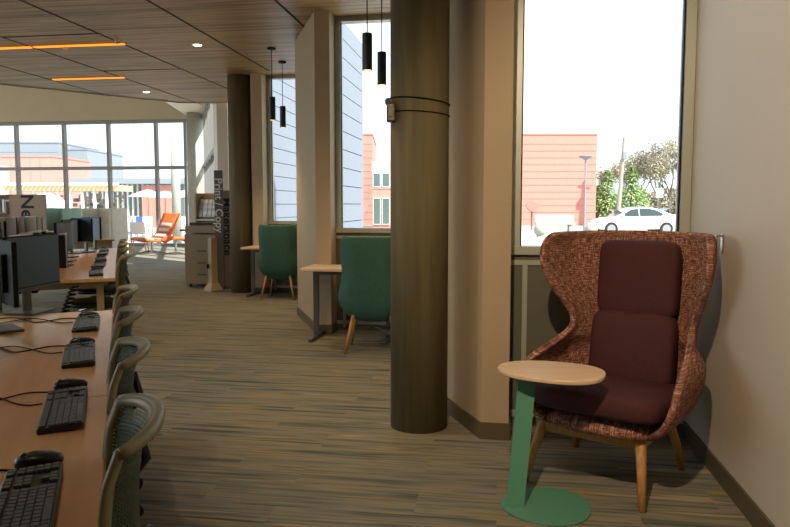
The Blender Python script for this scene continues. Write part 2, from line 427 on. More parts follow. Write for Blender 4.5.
for i, (u0, u1, v, lb) in enumerate(((-5.77, -4.53, 4.2, 'glowing orange strip light in wood ceiling, nearer row right piece'), (-7.02, -5.8, 4.2, 'glowing orange strip light in wood ceiling, nearer row cut by left picture edge'), (-6.98, -5.75, 6.34, 'short glowing orange strip light in wood ceiling, farthest row'))):
    p = A1+U*(u0+u1)/2+V*v
    t = thing('strip_light', lb, 'ceiling light', (p.x, p.y, CZ+.002), -G, 'orange strip lights in the wood ceiling')
    MB().box((0, 0, -.003), (u1-u0, .075, .006)).build('housing', M['steel'], t)
    MB().box((0, 0, -.012), (u1-u0-.02, .055, .014)).build('diffuser', M['warm'], t)
for (x, y, lb) in ((-2.47, 8.95, 'small round white downlight in wood ceiling left of the second round column'), (-4.4, 12.6, 'small round white downlight in wood ceiling near its far edge')):
    t = thing('downlight', lb, 'ceiling light', (x, y, CZ), 0, 'small ceiling downlights')
    MB().lathe([(.07, -.008), (.07, 0)], 24).build('trim_ring', M['white'], t)
    MB().lathe([(.05, -.012), (.05, -.004)], 20).build('lens', M['spot'], t)
for (x, y, lb) in ((-4.15, 9.0, 'tiny white sprinkler head beside the left orange strip light'), (-3.38, 8.7, 'tiny white sprinkler head beside the end of the orange strip light')):
    tag(MB().lathe([(.015, -.05), (.03, -.045), (.012, -.03), (.03, -.005), (.03, 0)], 14).build('sprinkler_head', M['white'], loc=(x, y, CZ+.003)), lb, 'sprinkler', 'sprinkler heads')

# ------------------------------------------------------------------ lounge chair
def lounge_chair():
    t = thing('wing_chair', 'tall wing-backed lounge chair in brown tweed with dark maroon cushions by the window', 'chair', (1.125, 3.48, 0), radians(143))
    rows = [(.272, .08, -.10, .04), (.285, .16, -.19, .16), (.31, .235, -.25, .27), (.35, .295, -.295, .335), (.40, .335, -.32, .36), (.46, .36, -.335, .37), (.52, .375, -.345, .37), (.57, .378, -.35, .345), (.605, .37, -.35, .27), (.64, .35, -.352, .13), (.675, .325, -.354, -.02), (.71, .31, -.356, -.12),
            (.75, .305, -.36, -.15), (.80, .315, -.365, -.14), (.86, .338, -.372, -.10), (.93, .362, -.38, -.04), (1.01, .382, -.388, .02), (1.09, .39, -.395, .045), (1.16, .39, -.40, .04), (1.205, .385, -.40, .01), (1.23, .37, -.395, -.05)]
    n = 40; bm = MB(); grid = []
    for (z, w, yb, e) in rows:
        rc = min(.26, w*.8, (e-yb)*.8); pts = []
        side = e-(yb+rc); arc = pi/2*rc; back = 2*(w-rc); tot = 2*side+2*arc+back
        for i in range(n+1):
            s = tot*i/n
            if s < side: x, y = w, e-s
            elif s < side+arc:
                a = (s-side)/rc; x, y = w-rc+rc*cos(a), yb+rc-rc*sin(a)
            elif s < side+arc+back: x, y = w-rc-(s-side-arc), yb
            elif s < side+2*arc+back:
                a = (s-side-arc-back)/rc; x, y = -(w-rc)-rc*sin(a), yb+rc-rc*cos(a)
            else: x, y = -w, yb+rc+(s-side-2*arc-back)
            # wings flare outward towards their front edge
            fl_ = max(0, (y+.15))*(.16 if z > .75 else .0); x += fl_*(1 if x > 0 else -1)
            lean = -.05*max(0, z-.7)
            pts.append(bm.v((x, y+lean, z+.012*cos(pi*x/.9)*(z > 1.1))))
        grid.append(pts)
    uvs = {}
    for j, r in enumerate(grid):
        for i, v in enumerate(r): uvs[v] = (i/n*1.25, rows[j][0])
    for a, b_ in zip(grid, grid[1:]):
        for i in range(n): bm.face([a[i], a[i+1], b_[i+1], b_[i]])
    lay = bm.bm.loops.layers.uv.new('UVMap')
    for f_ in bm.bm.faces:
        for l in f_.loops: l[lay].uv = uvs[l.vert]
    o = bm.build('shell', M['tweed'], t, smooth=True, solid=.035, sub=2)
    # rounded seat pan closing the bottom of the shell
    b = MB(); b.pillow((0, .035, .335), (.60, .64, .11), .6, .7, nu=48)
    lay = b.bm.loops.layers.uv.new('UVMap')
    for f_ in b.bm.faces:
        for l in f_.loops: l[lay].uv = (l.vert.co.x, l.vert.co.y+l.vert.co.z)
    b.build('seat_pan', M['tweed'], t, smooth=True)
    Mx = Matrix.Rotation(radians(4), 4, 'X')
    MB().pillow((0, .075, .435), (.64, .64, .13), .34, .45, Mx, 48, 18).build('seat_cushion', M['maroon'], t, smooth=True)
    Mb = Matrix.Rotation(radians(100), 4, 'X')
    MB().pillow((0, -.215, .62), (.44, .40, .13), .30, .42, Mb, 48, 18).build('back_cushion', M['maroon'], t, smooth=True)
    Mb = Matrix.Rotation(radians(95), 4, 'X')
    MB().pillow((0, -.285, .99), (.42, .41, .12), .28, .42, Mb, 48, 18).build('head_cushion', M['maroon'], t, smooth=True)
    fr = MB()
    fr.box((0, .22, .275), (.50, .035, .05)); fr.box((0, -.22, .275), (.50, .035, .05))
    for s in (-1, 1): fr.box((s*.235, 0, .275), (.035, .46, .05))
    fr.build('rail_frame', M['oak'], t, bevel=.006).location = (.035, .03, 0)
    for sx in (-1, 1):
        for sy in (-1, 1):
            MB().tube([(sx*.29, sy*.32, 0), (sx*.27, sy*.28, .15), (sx*.245, sy*.225, .27), (sx*.235, sy*.20, .31)], [.0165, .021, .026, .027], 16).build('leg', M['oak'], t, smooth=True).location = (.04, .03, 0)
lounge_chair()

# side table
t = thing('side_table', 'small C-shaped side table with pale oval top on sage green stem and base', 'table', (.67, 3.13, 0))
def blob(pts_r, sx, sy, cx, cy, z0, z1, ex=.8, rz=0, n=56):
    b = MB(); pts = []
    for i in range(n):
        a = 2*pi*i/n; c_, s_ = cos(a), sin(a)
        r = 1+.10*cos(a)       # broader at one end
        x = sx*abs(c_)**ex*(1 if c_ > 0 else -1); y = sy*abs(s_)**ex*(1 if s_ > 0 else -1)*r
        pts.append((cx+x*cos(rz)-y*sin(rz), cy+x*sin(rz)+y*cos(rz)))
    return b.prism(pts, z0, z1)
blob(0, .245, .185, .05, .06, .60, .62, .85, radians(-24)).build('table_top', M['tabletop'], t, bevel=.005)
blob(0, .2, .2, .02, -.02, 0, .012, .95, radians(-8)).build('base', M['green_metal'], t, bevel=.003)
d0, d1 = Vector((-.125, -.05, .01)), Vector((-.06, .04, .60))
b = MB(); wv = Vector((.038, -.012, 0)); tv = Vector((0, .006, 0))
vs = [b.v(p+sx*wv+sy*tv) for p in (d0, d1) for sx, sy in ((-1, -1), (1, -1), (1, 1), (-1, 1))]
for a_ in range(4): b.face([vs[a_], vs[(a_+1) % 4], vs[4+(a_+1) % 4], vs[4+a_]])
b.face(vs[:4]); b.face(vs[4:]); b.build('stem', M['green_metal'], t)
MB().box((-.03, .06, .597), (.2, .1, .008)).build('bracket', M['green_metal'], t)

# chrome hook on the wall above the wing chair
pt = Vector(g(1, 1.2, -.38))
t = thing('wall_hook', 'small chrome bracket on the right wall above the wing chair', 'hook', (pt.x, pt.y, 0), -G)
MB().box((-.004, 0, 1.19), (.008, .028, .09)).build('plate', M['chrome'], t)
MB().box((-.02, 0, 1.225), (.03, .022, .012)).box((-.032, 0, 1.205), (.006, .022, .04)).build('hook', M['chrome'], t)
pt = Vector(g(1, .27, .19))
t = thing('floor_outlet', 'tiny grey outlet box low on window wall behind side table', 'outlet', (pt.x+.03, pt.y+.02, .09), -G)
MB().box((0, -.02, .02), (.05, .04, .06), bev=.005).build('box', M['steel'], t)
MB().box((0, -.042, .02), (.03, .004, .03)).build('socket', M['white'], t)

# ------------------------------------------------------------------ green shell chairs and bay tables
def green_chair(loc, rz, label):
    t = thing('high_back_chair', label, 'chair', loc, rz, 'green high-backed chairs at the window tables')
    rows = [(.29, .10, -.10, .05), (.32, .20, -.17, .14), (.38, .27, -.215, .22), (.46, .31, -.24, .24), (.54, .32, -.25, .20), (.61, .30, -.26, .10), (.68, .28, -.27, .0), (.76, .275, -.28, -.06), (.86, .28, -.29, -.08), (.96, .282, -.30, -.09), (1.03, .28, -.305, -.11), (1.08, .268, -.305, -.14), (1.095, .24, -.302, -.18)]
    n = 28; bm = MB(); grid = []
    for (z, w, yb, e) in rows:
        rc = min(.15, w*.8, (e-yb)*.8); pts = []
        side = e-(yb+rc); arc = pi/2*rc; back = 2*(w-rc); tot = 2*side+2*arc+back
        for i in range(n+1):
            s = tot*i/n
            if s < side: x, y = w, e-s
            elif s < side+arc: a = (s-side)/rc; x, y = w-rc+rc*cos(a), yb+rc-rc*sin(a)
            elif s < side+arc+back: x, y = w-rc-(s-side-arc), yb
            elif s < side+2*arc+back: a = (s-side-arc-back)/rc; x, y = -(w-rc)-rc*sin(a), yb+rc-rc*cos(a)
            else: x, y = -w, yb+rc+(s-side-2*arc-back)
            pts.append(bm.v((x, y, z)))
        grid.append(pts)
    for a, b_ in zip(grid, grid[1:]):
        for i in range(n): bm.face([a[i], a[i+1], b_[i+1], b_[i]])
    bm.build('shell', M['green_fab'], t, smooth=True, solid=.03, sub=1)
    MB().pillow((0, .0, .43), (.50, .46, .12), .45, .5).build('seat_cushion', M['green_fab'], t, smooth=True)
    for sx in (-1, 1):
        for sy in (-1, 1):
            MB().tube([(sx*.25, sy*.22-.02, 0), (sx*.17, sy*.15-.02, .38)], [.013, .02], 12).build('leg', M['oak'], t, smooth=True)
    MB().tube([(-.21, -.2, .17), (0, 0, .23), (.21, .18, .17)], .006, 6).tube([(.21, -.2, .17), (0, 0, .225), (-.21, .18, .17)], .006, 6).build('brace', M['steel'], t, smooth=True)
    return t
gc = green_chair((-.20, 6.63, 0), radians(-4), 'green felt high-backed chair, nearer one, partly hidden by the thick column')
dup(gc, 'green felt high-backed chair in the farther bay, seen whole', (-1.68, 10.35, 0), radians(-8))

def bay_table(loc, rz, label):
    t = thing('work_table', label, 'table', loc, rz, 'pale tables in the window bays')
    MB().box((0, 0, .735), (.95, .52, .03)).build('table_top', M['tabletop'], t, bevel=.004)
    for s in (-1, 1):
        MB().box((s*.38, 0, .38), (.055, .03, .69)).build('leg', M['steel'], t)
        MB().box((s*.38, 0, .0225), (.05, .50, .035), bev=.01).build('foot', M['steel'], t)
    MB().box((0, 0, .69), (.76, .04, .05)).build('rail', M['steel'], t)
    return t
bt = bay_table((-.44, 7.14, 0), -G, 'pale rectangular table on grey steel legs, nearer one beside the thick column')
dup(bt, 'pale rectangular table in the farther bay beside the second round column', (-1.80, 10.62, 0), -G)

# ------------------------------------------------------------------ desks
DD = Vector((-.365, .931, 0)).normalized(); DN = Vector((.931, .365, 0)).normalized()
DROT = math.atan2(DD.y, DD.x)-pi/2
E0 = Vector((-1.75, 4.31, 0))                              # far right corner of the near desk
def desk(loc, length, label, units):
    # local: +y along the desk, right edge at x=0, top reaches to x=-1.5
    t = thing('computer_desk', label, 'desk', loc, DROT, 'long wood-topped computer desks')
    L = length/units
    for i in range(units):
        tp = MB().box((-.8, L*i+L/2, .715), (1.6, L-.004, .03)).build('table_top', M['desk'], t, bevel=.003)
        MB().box((-.001+.002, L*i+L/2, .712), (.006, L-.004, .026)).build('edge_band', M['deskedge'], tp)
        for y in ([.12, L-.12] if i == 0 else [L-.12]):
            for x in (-.13, -1.45): MB().box((x, L*i+y, .35), (.06, .06, .70)).build('leg', M['beige_pl'], t)
        MB().box((-.8, L*i+.12 if i == 0 else L*(i+1)-.12, .665), (1.3, .04, .06)).build('apron', M['beige_pl'], t)
    MB().box((-.8, length-.12, .665), (1.3, .04, .06)).build('apron', M['beige_pl'], t)
    MB().box((-.8, length/2, .62), (.3, length-.5, .05)).build('cable_tray', M['black'], t)
    return t
desk(E0-DD*4.2, 4.2, 'long double-sided computer desk with wood top, nearest at lower left', 2)
E2 = Vector((-2.50, 6.22, 0))
desk(E2, 4.7, 'farther long computer desk with rows of small keyboards, behind the near one', 2)
desk(E2-DN*3.1+DD*1.6, 4.0, 'computer desk at the far left carrying silver-backed monitors', 2)
def on_desk(y, x, z=.73, e=E0):       # y along the desk from its corner e, x inward from the right edge
    p = e+DD*y-DN*x; return (p.x, p.y, z)

# keyboards and mice
def keyboard(label, loc, rz, group):
    t = thing('keyboard', label, 'keyboard', loc, rz, group)
    b = MB(); b.box((0, 0, .011), (.124, .44, .016), ry=radians(-3), bev=.004); b.build('case', M['satin'], t)
    k = MB()
    # local y runs along the keyboard; +x is the near, user side
    cols = 21; rowx = (.048, .030, .012, -.006, -.024, -.048)
    for r, x in enumerate(rowx):
        c = 0
        while c < cols:
            if c in (14, 18) and r != 99:
                c += 1; continue
            wd = 1
            if r == 0 and c == 4: wd = 6
            if r in (1, 2, 3, 4) and c == 13 - 0 and r in (1, 2): wd = 1
            if r in (2, 1) and 15 <= c <= 17 and r == 2: c += 1; continue
            if r == 1 and c in (15, 17): c += 1; continue
            y = -.21+.02*c+.01*wd
            k.box((x, y, .0225-x*-.05), (.0155, .02*wd-.004, .006))
            c += wd
    k.build('keycaps', M['keys'], t)
    return t
def mouse(label, loc, rz, group):
    t = thing('computer_mouse', label, 'mouse', loc, rz, group)
    b = MB(); b.pillow((0, 0, .014), (.112, .062, .036), .8, .75, None, 32, 14)
    for v in b.bm.verts:
        v.co.z = max(.001, v.co.z); v.co.z += .006*(1-abs(v.co.x+.01)/.06)*(v.co.z > .014)
    b.build('body', M['satin'], t, smooth=True)
    MB().cyl((-.033, -.004, .031), (-.033, .004, .031), .008, n=14).build('wheel', M['steel'], t)
    return t
kb = ms = None
KB = [(-3.02, .15), (-2.26, .125), (-1.40, .125), (-.55, .13)]     # centre along the desk, inward
ordn = ['nearest, bottom left corner of the view', 'second from the camera', 'third from the camera', 'fourth and farthest on the near desk']
for q, (dy, dx) in enumerate(KB):
    lk = 'black keyboard on the near desk, %s' % ordn[q]; lm = 'black wired mouse on the near desk, %s' % ['beside the nearest keyboard', 'beside the second keyboard', 'beside the third keyboard', 'beside the farthest keyboard'][q]
    rz = DROT+radians((1, 1, 2, 0)[q])
    pm = on_desk(dy+.275+(.02 if q == 1 else 0), dx+(.0 if q else -.0))
    if kb is None:
        kb = keyboard(lk, on_desk(dy, dx), rz, 'black keyboards on the near desk'); ms = mouse(lm, pm, DROT+radians(4), 'black mice on the near desk')
    else: dup(kb, lk, on_desk(dy, dx), rz); dup(ms, lm, pm, DROT+radians(4+q*2))
for q, y in enumerate((.45, 1.35, 2.25, 3.3, 4.1)):
    c_ = dup(kb, 'small black keyboard on the farther desk, %s' % ['nearest of its row', 'second of its row', 'middle of its row', 'fourth of its row', 'farthest of its row'][q], on_desk(y, .17, e=E2), DROT+radians(2*(-1)**q)); c_['group'] = 'keyboards on the farther desk'
    c_ = dup(ms, 'dark mouse on the farther desk, %s' % ['beside its nearest keyboard', 'beside its second keyboard', 'beside its middle keyboard', 'beside its fourth keyboard', 'beside its farthest keyboard'][q], on_desk(y+.3, .17, e=E2), DROT); c_['group'] = 'mice on the farther desk'

# cables
def bez(pts, n=26):
    P_ = [Vector(p) for p in pts]; out = []
    P_ = [P_[0]]+P_+[P_[-1]]
    for i in range(1, len(P_)-2):
        for k in range(n//2):
            t_ = k/(n//2); a, b_, c_, d_ = P_[i-1:i+3]
            out.append(.5*((2*b_)+(-a+c_)*t_+(2*a-5*b_+4*c_-d_)*t_*t_+(-a+3*b_-3*c_+d_)*t_**3))
    out.append(P_[-2]); return out
def cable(pts, label, r=.0028):
    return tag(MB().tube(bez(pts), r, 6).build('cable', M['black'], smooth=True), label, 'cable', 'loose cables on the near desk')
for q, (dy, dx) in enumerate(KB):
    z = .733
    cable([on_desk(dy+.26, dx+.055, z), on_desk(dy+.28, dx+.14, z), on_desk(dy+.20, dx+.27, z), on_desk(dy+.42, dx+.40, z), on_desk(dy+.35, dx+.55, z)],
          'thin black cable running from the mouse beside the %s keyboard' % ['nearest', 'second', 'third', 'farthest'][q])
    cable([on_desk(dy+.1, dx+.072, z+.004), on_desk(dy+.13, dx+.14, z), on_desk(dy+.33, dx+.30, z+.003), on_desk(dy+.22, dx+.48, z), on_desk(dy+.5, dx+.62, z)],
          'thin black cable looping from the back of the %s keyboard on near desk' % ['nearest', 'second', 'third', 'farthest'][q])
t = thing('usb_cable', 'thick black cable ending in a blue plug on the near desk', 'cable')
MB().tube(bez([on_desk(-1.25, .82, .734), on_desk(-1.2, .72, .745), on_desk(-1.3, .62, .745), on_desk(-1.42, .545, .738)]), .0045, 8).build('cord', M['black'], t, smooth=True)
MB().tube([on_desk(-1.42, .545, .738), on_desk(-1.46, .52, .738)], .008, 8).build('plug', M['bluepl'], t)
b = MB(); pts = []
for i in range(200):
    a = i*.55; p = E2+DD*(-.05)-DN*(.42); s_ = i/200
    pts.append((p.x+.10-.25*s_+.03*cos(a), p.y+.0+.03*sin(a), .68-.62*s_+.0))
tag(b.tube(pts, .009, 6).build('coiled_cable', M['black'], smooth=True), 'black coiled cable hanging under the farther desk', 'cable')

# ------------------------------------------------------------------ monitors
def monitor(label, loc, rz, group, back='black', w=.53, h=.325):
    # local: screen faces -y
    t = thing('monitor', label, 'monitor', loc, rz, group)
    zc = .145+h/2
    hs = MB().box((0, .012, zc), (w, .024, h), bev=.004).box((0, .035, zc), (w*.6, .03, h*.6), bev=.01).build('housing', M[back], t)
    MB().box((0, -.001, zc+.008), (w-.016, .004, h-.032)).build('screen', M['screen'], hs)
    MB().box((0, -.002, zc-h/2+.009), (w-.004, .006, .016)).build('lower_bezel', M['steel'], hs)
    lg = MB().cyl((0, .05, zc+.04), (0, .054, zc+.04), .02, n=20).build('round_badge', M['chrome'], hs)
    MB().box((0, .06, .15), (.06, .03, .29), bev=.006).build('neck', M['steel'], t)
    MB().box((0, .04, .007), (.24, .19, .014), bev=.004).build('base', M['steel'], t)
    return t
def mon_at(x, y, rz): return (x, y, .73), rz
# screens of the near row face right; rotation turns -y towards the user
m1 = monitor('dark monitor on the near desk angled to the camera, farthest of the near row', (-2.17, 4.20, .73), radians(85), 'monitors on the near desk')
dup(m1, 'dark monitor cut by left edge of picture, nearest on the near desk', (-1.965, 3.02, .73), radians(62))
m3 = dup(m1, 'black monitor seen from behind with a round silver badge on its back', (-2.03, 3.62, .73), radians(132))
for q, (y, x, r) in enumerate(((1.5, .50, -12), (2.15, .50, -8), (2.85, .52, -14), (3.6, .5, -6))):
    c_ = dup(m1, 'thin monitor seen edge-on on the farther desk, %s' % ['nearest', 'second', 'third', 'fourth and farthest'][q], on_desk(y, x, e=E2), DROT+pi/2+radians(r)); c_['group'] = 'edge-on monitors on the farther desk'
for q, (x, y) in enumerate(((-4.30, 9.6), (-4.50, 10.35))):
    c_ = dup(m1, ['black monitor facing the camera on the farther desk, larger left one', 'black monitor facing the camera on the farther desk, smaller right one half hidden'][q], (x, y, .73), radians(-38)); c_['group'] = 'black monitors at the end of the farther desk'
for q, y in enumerate((.6, 1.5, 2.4)):
    c_ = dup(m1, 'black monitor turned away on the left side of the farther desk, %s' % ['nearest', 'middle', 'farthest'][q], on_desk(y, 1.15, e=E2), DROT-pi/2); c_['group'] = 'monitors turned away on the farther desk'
# rounded silver backs
def silver(label, loc, rz):
    t = thing('silver_monitor', label, 'monitor', loc, rz, 'silver-backed monitors on the left desk')
    b = MB(); n = 14
    pts = [(-.10+.20*i/n, .09*sin(pi*i/n)**.8) for i in range(n+1)]
    b.prism(pts, .27, .51); b.build('rounded_back', M['silver'], t, bevel=.01)
    MB().box((0, -.012, .39), (.21, .024, .24)).build('screen_housing', M['black'], t)
    MB().box((0, .03, .14), (.05, .04, .27)).build('neck', M['steel'], t)
    MB().box((0, .03, .007), (.18, .16, .014)).build('base', M['steel'], t)
    return t
s0 = None
for q, (px, Y) in enumerate(((-3, 7.8), (7, 7.9), (20, 8.3), (28, 8.35), (34, 8.9))):
    x = (px-395)/700*Y*1.0
    lb = 'silver monitor with rounded back at far left, %s' % ['cut by the picture edge', 'second from the picture edge', 'middle of the five', 'fourth from the picture edge', 'rightmost of the five'][q]
    if s0 is None: s0 = silver(lb, (x, Y, .73), radians(200))
    else: dup(s0, lb, (x, Y, .73), radians(200+5*q))
# small computer boxes in front of them
d0_ = None
for q, (px, Y, zt) in enumerate(((20, 6.9, 1.10), (26, 7.4, 1.13), (35, 7.9, 1.16), (42, 8.2, 1.15), (53, 7.9, 1.10), (60, 7.3, 1.08))):
    x = (px-395)/700*Y; lb = 'small black computer box with pale top behind the monitors, %s' % ['leftmost', 'second from left', 'third from left', 'fourth from left', 'fifth from left', 'rightmost'][q]
    if d0_ is None:
        t = thing('computer_box', lb, 'computer', (x, Y, .73), 0, 'small black computer boxes on the desks')
        MB().box((0, 0, .17), (.11, .22, .34), bev=.005).build('case', M['satin'], t)
        MB().box((0, 0, .348), (.115, .20, .014), bev=.003).build('pale_lid', M['white'], t)
        d0_ = t
    else: dup(d0_, lb, (x, Y, .73), DROT)

# ------------------------------------------------------------------ office chairs
def office_chair(label, loc, rz):
    t = thing('mesh_chair', label, 'chair', loc, rz, 'mesh-backed office chairs along the desks')
    # local: chair faces +y
    na, nb = 30, 34
    def P_(a, b_):
        w = .19+.02*sin(b_*pi*.6)
        bend = .082
        x = w*sin(a*1.15)/sin(1.15)
        y = -.262-.008*b_-.015*max(0, b_-.8)/.2+bend*(a*a)-.02*sin(b_*pi)*-1
        z = .50+.405*b_-.022*a*a*b_-.0
        return Vector((x, y, z))
    fr, me = MB(), MB()
    def addg(mb, cond, na_, nb_):
        vs = {}
        def gv(i, j):
            if (i, j) not in vs: vs[(i, j)] = mb.v(P_(-1+2*i/na_, j/nb_))
            return vs[(i, j)]
        for i in range(na_):
            for j in range(nb_):
                a = -1+2*(i+.5)/na_; b_ = (j+.5)/nb_
                if cond(a, b_): mb.face([gv(i, j), gv(i+1, j), gv(i+1, j+1), gv(i, j+1)])
    inner = lambda a, b_: abs(a) < .9 and .08 < b_ < .93
    addg(fr, lambda a, b_: not inner(a, b_), 32, 34)
    # rolled top lip
    fr.tube([P_(-1+2*i/24, 1)+Vector((0, -.010, -.006)) for i in range(25)], .009, 8)
    fr.build('back_frame', M['frame_b'], t, smooth=True, solid=.012)
    addg(me, inner, 36, 40)
    bmesh.ops.wireframe(me.bm, faces=me.bm.faces[:], thickness=.006, use_replace=True, use_boundary=True, use_even_offset=True)
    me.build('back_mesh', M['mesh_g'], t)
    MB().pillow((0, .02, .455), (.48, .46, .07), .5, .6).build('seat', M['satin'], t, smooth=True)
    MB().tube([(0, -.02, .40), (0, -.22, .42), (0, -.285, .50), (0, -.255, .62)], .018, 10).build('back_support', M['satin'], t, smooth=True)
    MB().cyl((0, 0, .09), (0, 0, .42), .028, n=16).build('gas_column', M['satin'], t)
    for k in range(5):
        a = radians(18+72*k); d = Vector((cos(a), sin(a), 0))
        l = MB().tube([d*.03+Vector((0, 0, .115)), d*.16+Vector((0, 0, .11)), d*.29+Vector((0, 0, .075))], [.022, .018, .013], 8).build('base_arm', M['chrome'], t, smooth=True)
        c_ = d*.30; p = Vector((-d.y, d.x, 0))
        b = MB()
        for s in (-1, 1): b.cyl(c_+p*(.006*s)+Vector((0, 0, .03)), c_+p*(.028*s)+Vector((0, 0, .03)), .03, n=18)
        b.build('caster', M['black'], l)
    return t
oc = None
for q, (dy, dx, r) in enumerate(((-2.95, .168, 0), (-2.12, .168, 1), (-1.28, .165, -1), (-.33, .165, 1))):
    lb = 'green mesh office chair at the near desk, %s' % ['nearest, beige rim in full view', 'second behind the nearest', 'third along the desk', 'fourth, at the desk end'][q]
    p = on_desk(dy, dx, 0); rz = DROT+pi/2+radians(r)
    if oc is None: oc = office_chair(lb, p, rz)
    else: dup(oc, lb, p, rz)
for q, (dy, dx, r) in enumerate(((.5, .155, -2), (1.6, .16, 1), (2.7, .16, 0), (3.8, .16, 0))):
    dup(oc, 'green mesh office chair at the farther desk, %s' % ['nearest', 'second', 'third', 'farthest'][q], on_desk(dy, dx, 0, E2), DROT+pi/2+radians(r))

# ------------------------------------------------------------------ copier, signs, shelves
t = thing('photocopier', 'beige floor-standing photocopier left of the print and copy sign', 'photocopier', (-3.20, 12.05, 0), -G)
bd = MB().box((0, 0, .47), (.62, .62, .84), bev=.01).build('body', M['beige_pl'], t)
MB().box((0, 0, .97), (.60, .60, .13), bev=.01).build('scanner', M['beige_pl'], t)
MB().box((0, .02, 1.06), (.52, .46, .05), bev=.01).build('feeder_lid', M['satin'], t)
MB().box((-.34, -.05, .95), (.2, .3, .03), bev=.005).build('control_panel', M['satin'], t)
for z in (.16, .36, .56):
    dr = MB().box((0, -.313, z), (.56, .012, .18)).build('paper_drawer', M['beige_pl'], t)
    MB().box((0, -.322, z+.05), (.16, .01, .025)).build('handle', M['steel'], dr)
for sx in (-1, 1):
    for sy in (-1, 1): MB().cyl((sx*.24-.015, sy*.24, .028), (sx*.24+.015, sy*.24, .028), .028, n=14).build('caster', M['black'], t)
def sign(label, x, y, w, h, body, col, tcol, off, size, depth=.04):
    t = thing('totem_sign', label, 'sign', (x, y, 0), radians(-4))
    MB().box((0, 0, h/2+.015), (w, depth, h-.03)).build('panel', M[col], t)
    MB().lathe([(.2, 0), (.2, .012), (.18, .015)], 32).build('base', M['totem'], t)
    text('lettering', body, size, M[tcol], t, (off, -depth/2-.003, h-.12), (pi/2, pi/2, 0))
    return t
sign('tall grey totem sign reading Print / Copy in white beside the copier', -2.82, 11.25, .13, 1.93, 'Print / Copy', 'totem', 'white', -.05, .175)
sign('shorter brown totem sign with black lettering behind the print and copy sign', -2.80, 11.65, .13, 1.62, 'Makerspace', 'bookend', 'black', -.045, .2)
t = thing('card_reader_stand', 'slim beige pedestal with flared foot in front of the copier', 'pedestal', (-2.93, 11.22, 0))
b = MB(); b.lathe([(.16, 0), (.15, .04), (.085, .13), (.075, .2), (.075, .84), (.06, .86)], 4); b.build('pedestal', M['beige_pl'], t)
MB().box((-.075, -.02, .40), (.03, .05, .07)).build('card_slot', M['satin'], t)
t = thing('leaflet_rack', 'white wall-side leaflet rack with pale blue papers behind the copier', 'rack', (-3.50, 13.2, 0), -G)
MB().box((-.2, 0, .8), (.03, .3, 1.6)).box((.2, 0, .8), (.03, .3, 1.6)).box((0, .14, .8), (.4, .02, 1.6)).build('frame', M['beige_pl'], t)
for z in (1.12, .7, .3): MB().box((0, -.02, z), (.37, .3, .02), rx=radians(8)).build('shelf', M['white'], t)
for q in range(4):
    tag(MB().box((0, 0, 0), (.075, .012, .34), rx=radians(-18)).build('leaflet', M['blue_paper'], loc=(-3.50-.14+.088*q, 13.20-.013*q-.03, 1.32), rz=-G), 'pale blue leaflet standing in the rack, %s' % ['leftmost', 'second from left', 'third from left', 'rightmost'][q], 'leaflet', 'leaflets in the rack')

# bookcase with large lettering at far left
t = thing('bookcase', 'brown bookcase whose end panel carries big dark sideways letters', 'bookcase', (-8.62, 16.0, 0), -G)
# end panel faces the camera
bw = .90
MB().box((.28, 0, .81), (bw, .05, 1.62)).build('end_panel', M['bookend'], t)
text('lettering', 'New', .44, M['black'], t, (.14, -.029, 1.625), (pi/2, pi/2, 0), sx=1)
MB().box((-1.18, .1, 1.6), (2.0, .4, .03)).box((-1.18, .1, 1.2), (2.0, .4, .03)).box((-1.18, .1, .7), (2.0, .4, .03)).box((-1.18, .3, .8), (2.0, .03, 1.6)).build('shelf', M['bookend'], t)
bks = []
for q in range(5):
    p = Vector((-8.62, 16.0, 0))+U*(-.22-.055*q)+V*.02
    hh = .24+.05*((q*7) % 4)/3
    tag(MB().box((0, 0, hh/2), (.035+.01*(q % 2), .2, hh)).build('book', M[['book', 'white', 'satin', 'teal_fab'][q % 4]], loc=(p.x, p.y, 1.216), rz=-G),
        '%s book on the upper shelf in the bookcase, %s the lettered end panel' % (['tan', 'white', 'black', 'green'][q % 4], ['touching', 'second from', 'third from', 'fourth from', 'fifth from'][q]), 'book', 'books on the upper shelf')

# booth chairs
def booth(label, x, y, rz, m, w=.85, h=1.28):
    t = thing('booth_chair', label, 'chair', (x, y, 0), rz, 'high-backed booth chairs near the far glass')
    MB().box((0, .32, .72), (w-.1, .1, h-.16), bev=.03).build('backrest', m, t)
    for s in (-1, 1): MB().box((s*(w/2-.04), .05, .72), (.08, .62, h-.16), bev=.03).build('wing', m, t)
    MB().box((0, 0, .38), (w-.18, .6, .16), bev=.04).build('seat', m, t)
    for sx in (-1, 1):
        for sy in (-1, 1): MB().cyl((sx*.32, sy*.26+.05, 0), (sx*.32, sy*.26+.05, .3), .018, n=8).build('leg', M['steel'], t)
    return t
booth('teal high-backed booth chair behind the farther desk', -8.05, 16.9, radians(-24), M['teal_fab'], .66, 1.33)
booth('cream high-backed booth chair behind the black monitors', -6.78, 16.3, radians(-14), M['cream'], .82, 1.33)
# low wooden media unit beyond desk
p = E2+DD*5.6-DN*.35
t = thing('low_cabinet', 'low wood-topped cabinet just beyond the farther desk end', 'cabinet', (p.x, p.y, 0), DROT)
MB().box((0, 0, .40), (.55, .35, .80)).build('body', M['beige_pl'], t); MB().box((0, 0, .815), (.62, .42, .03)).build('top', M['deskedge'], t)

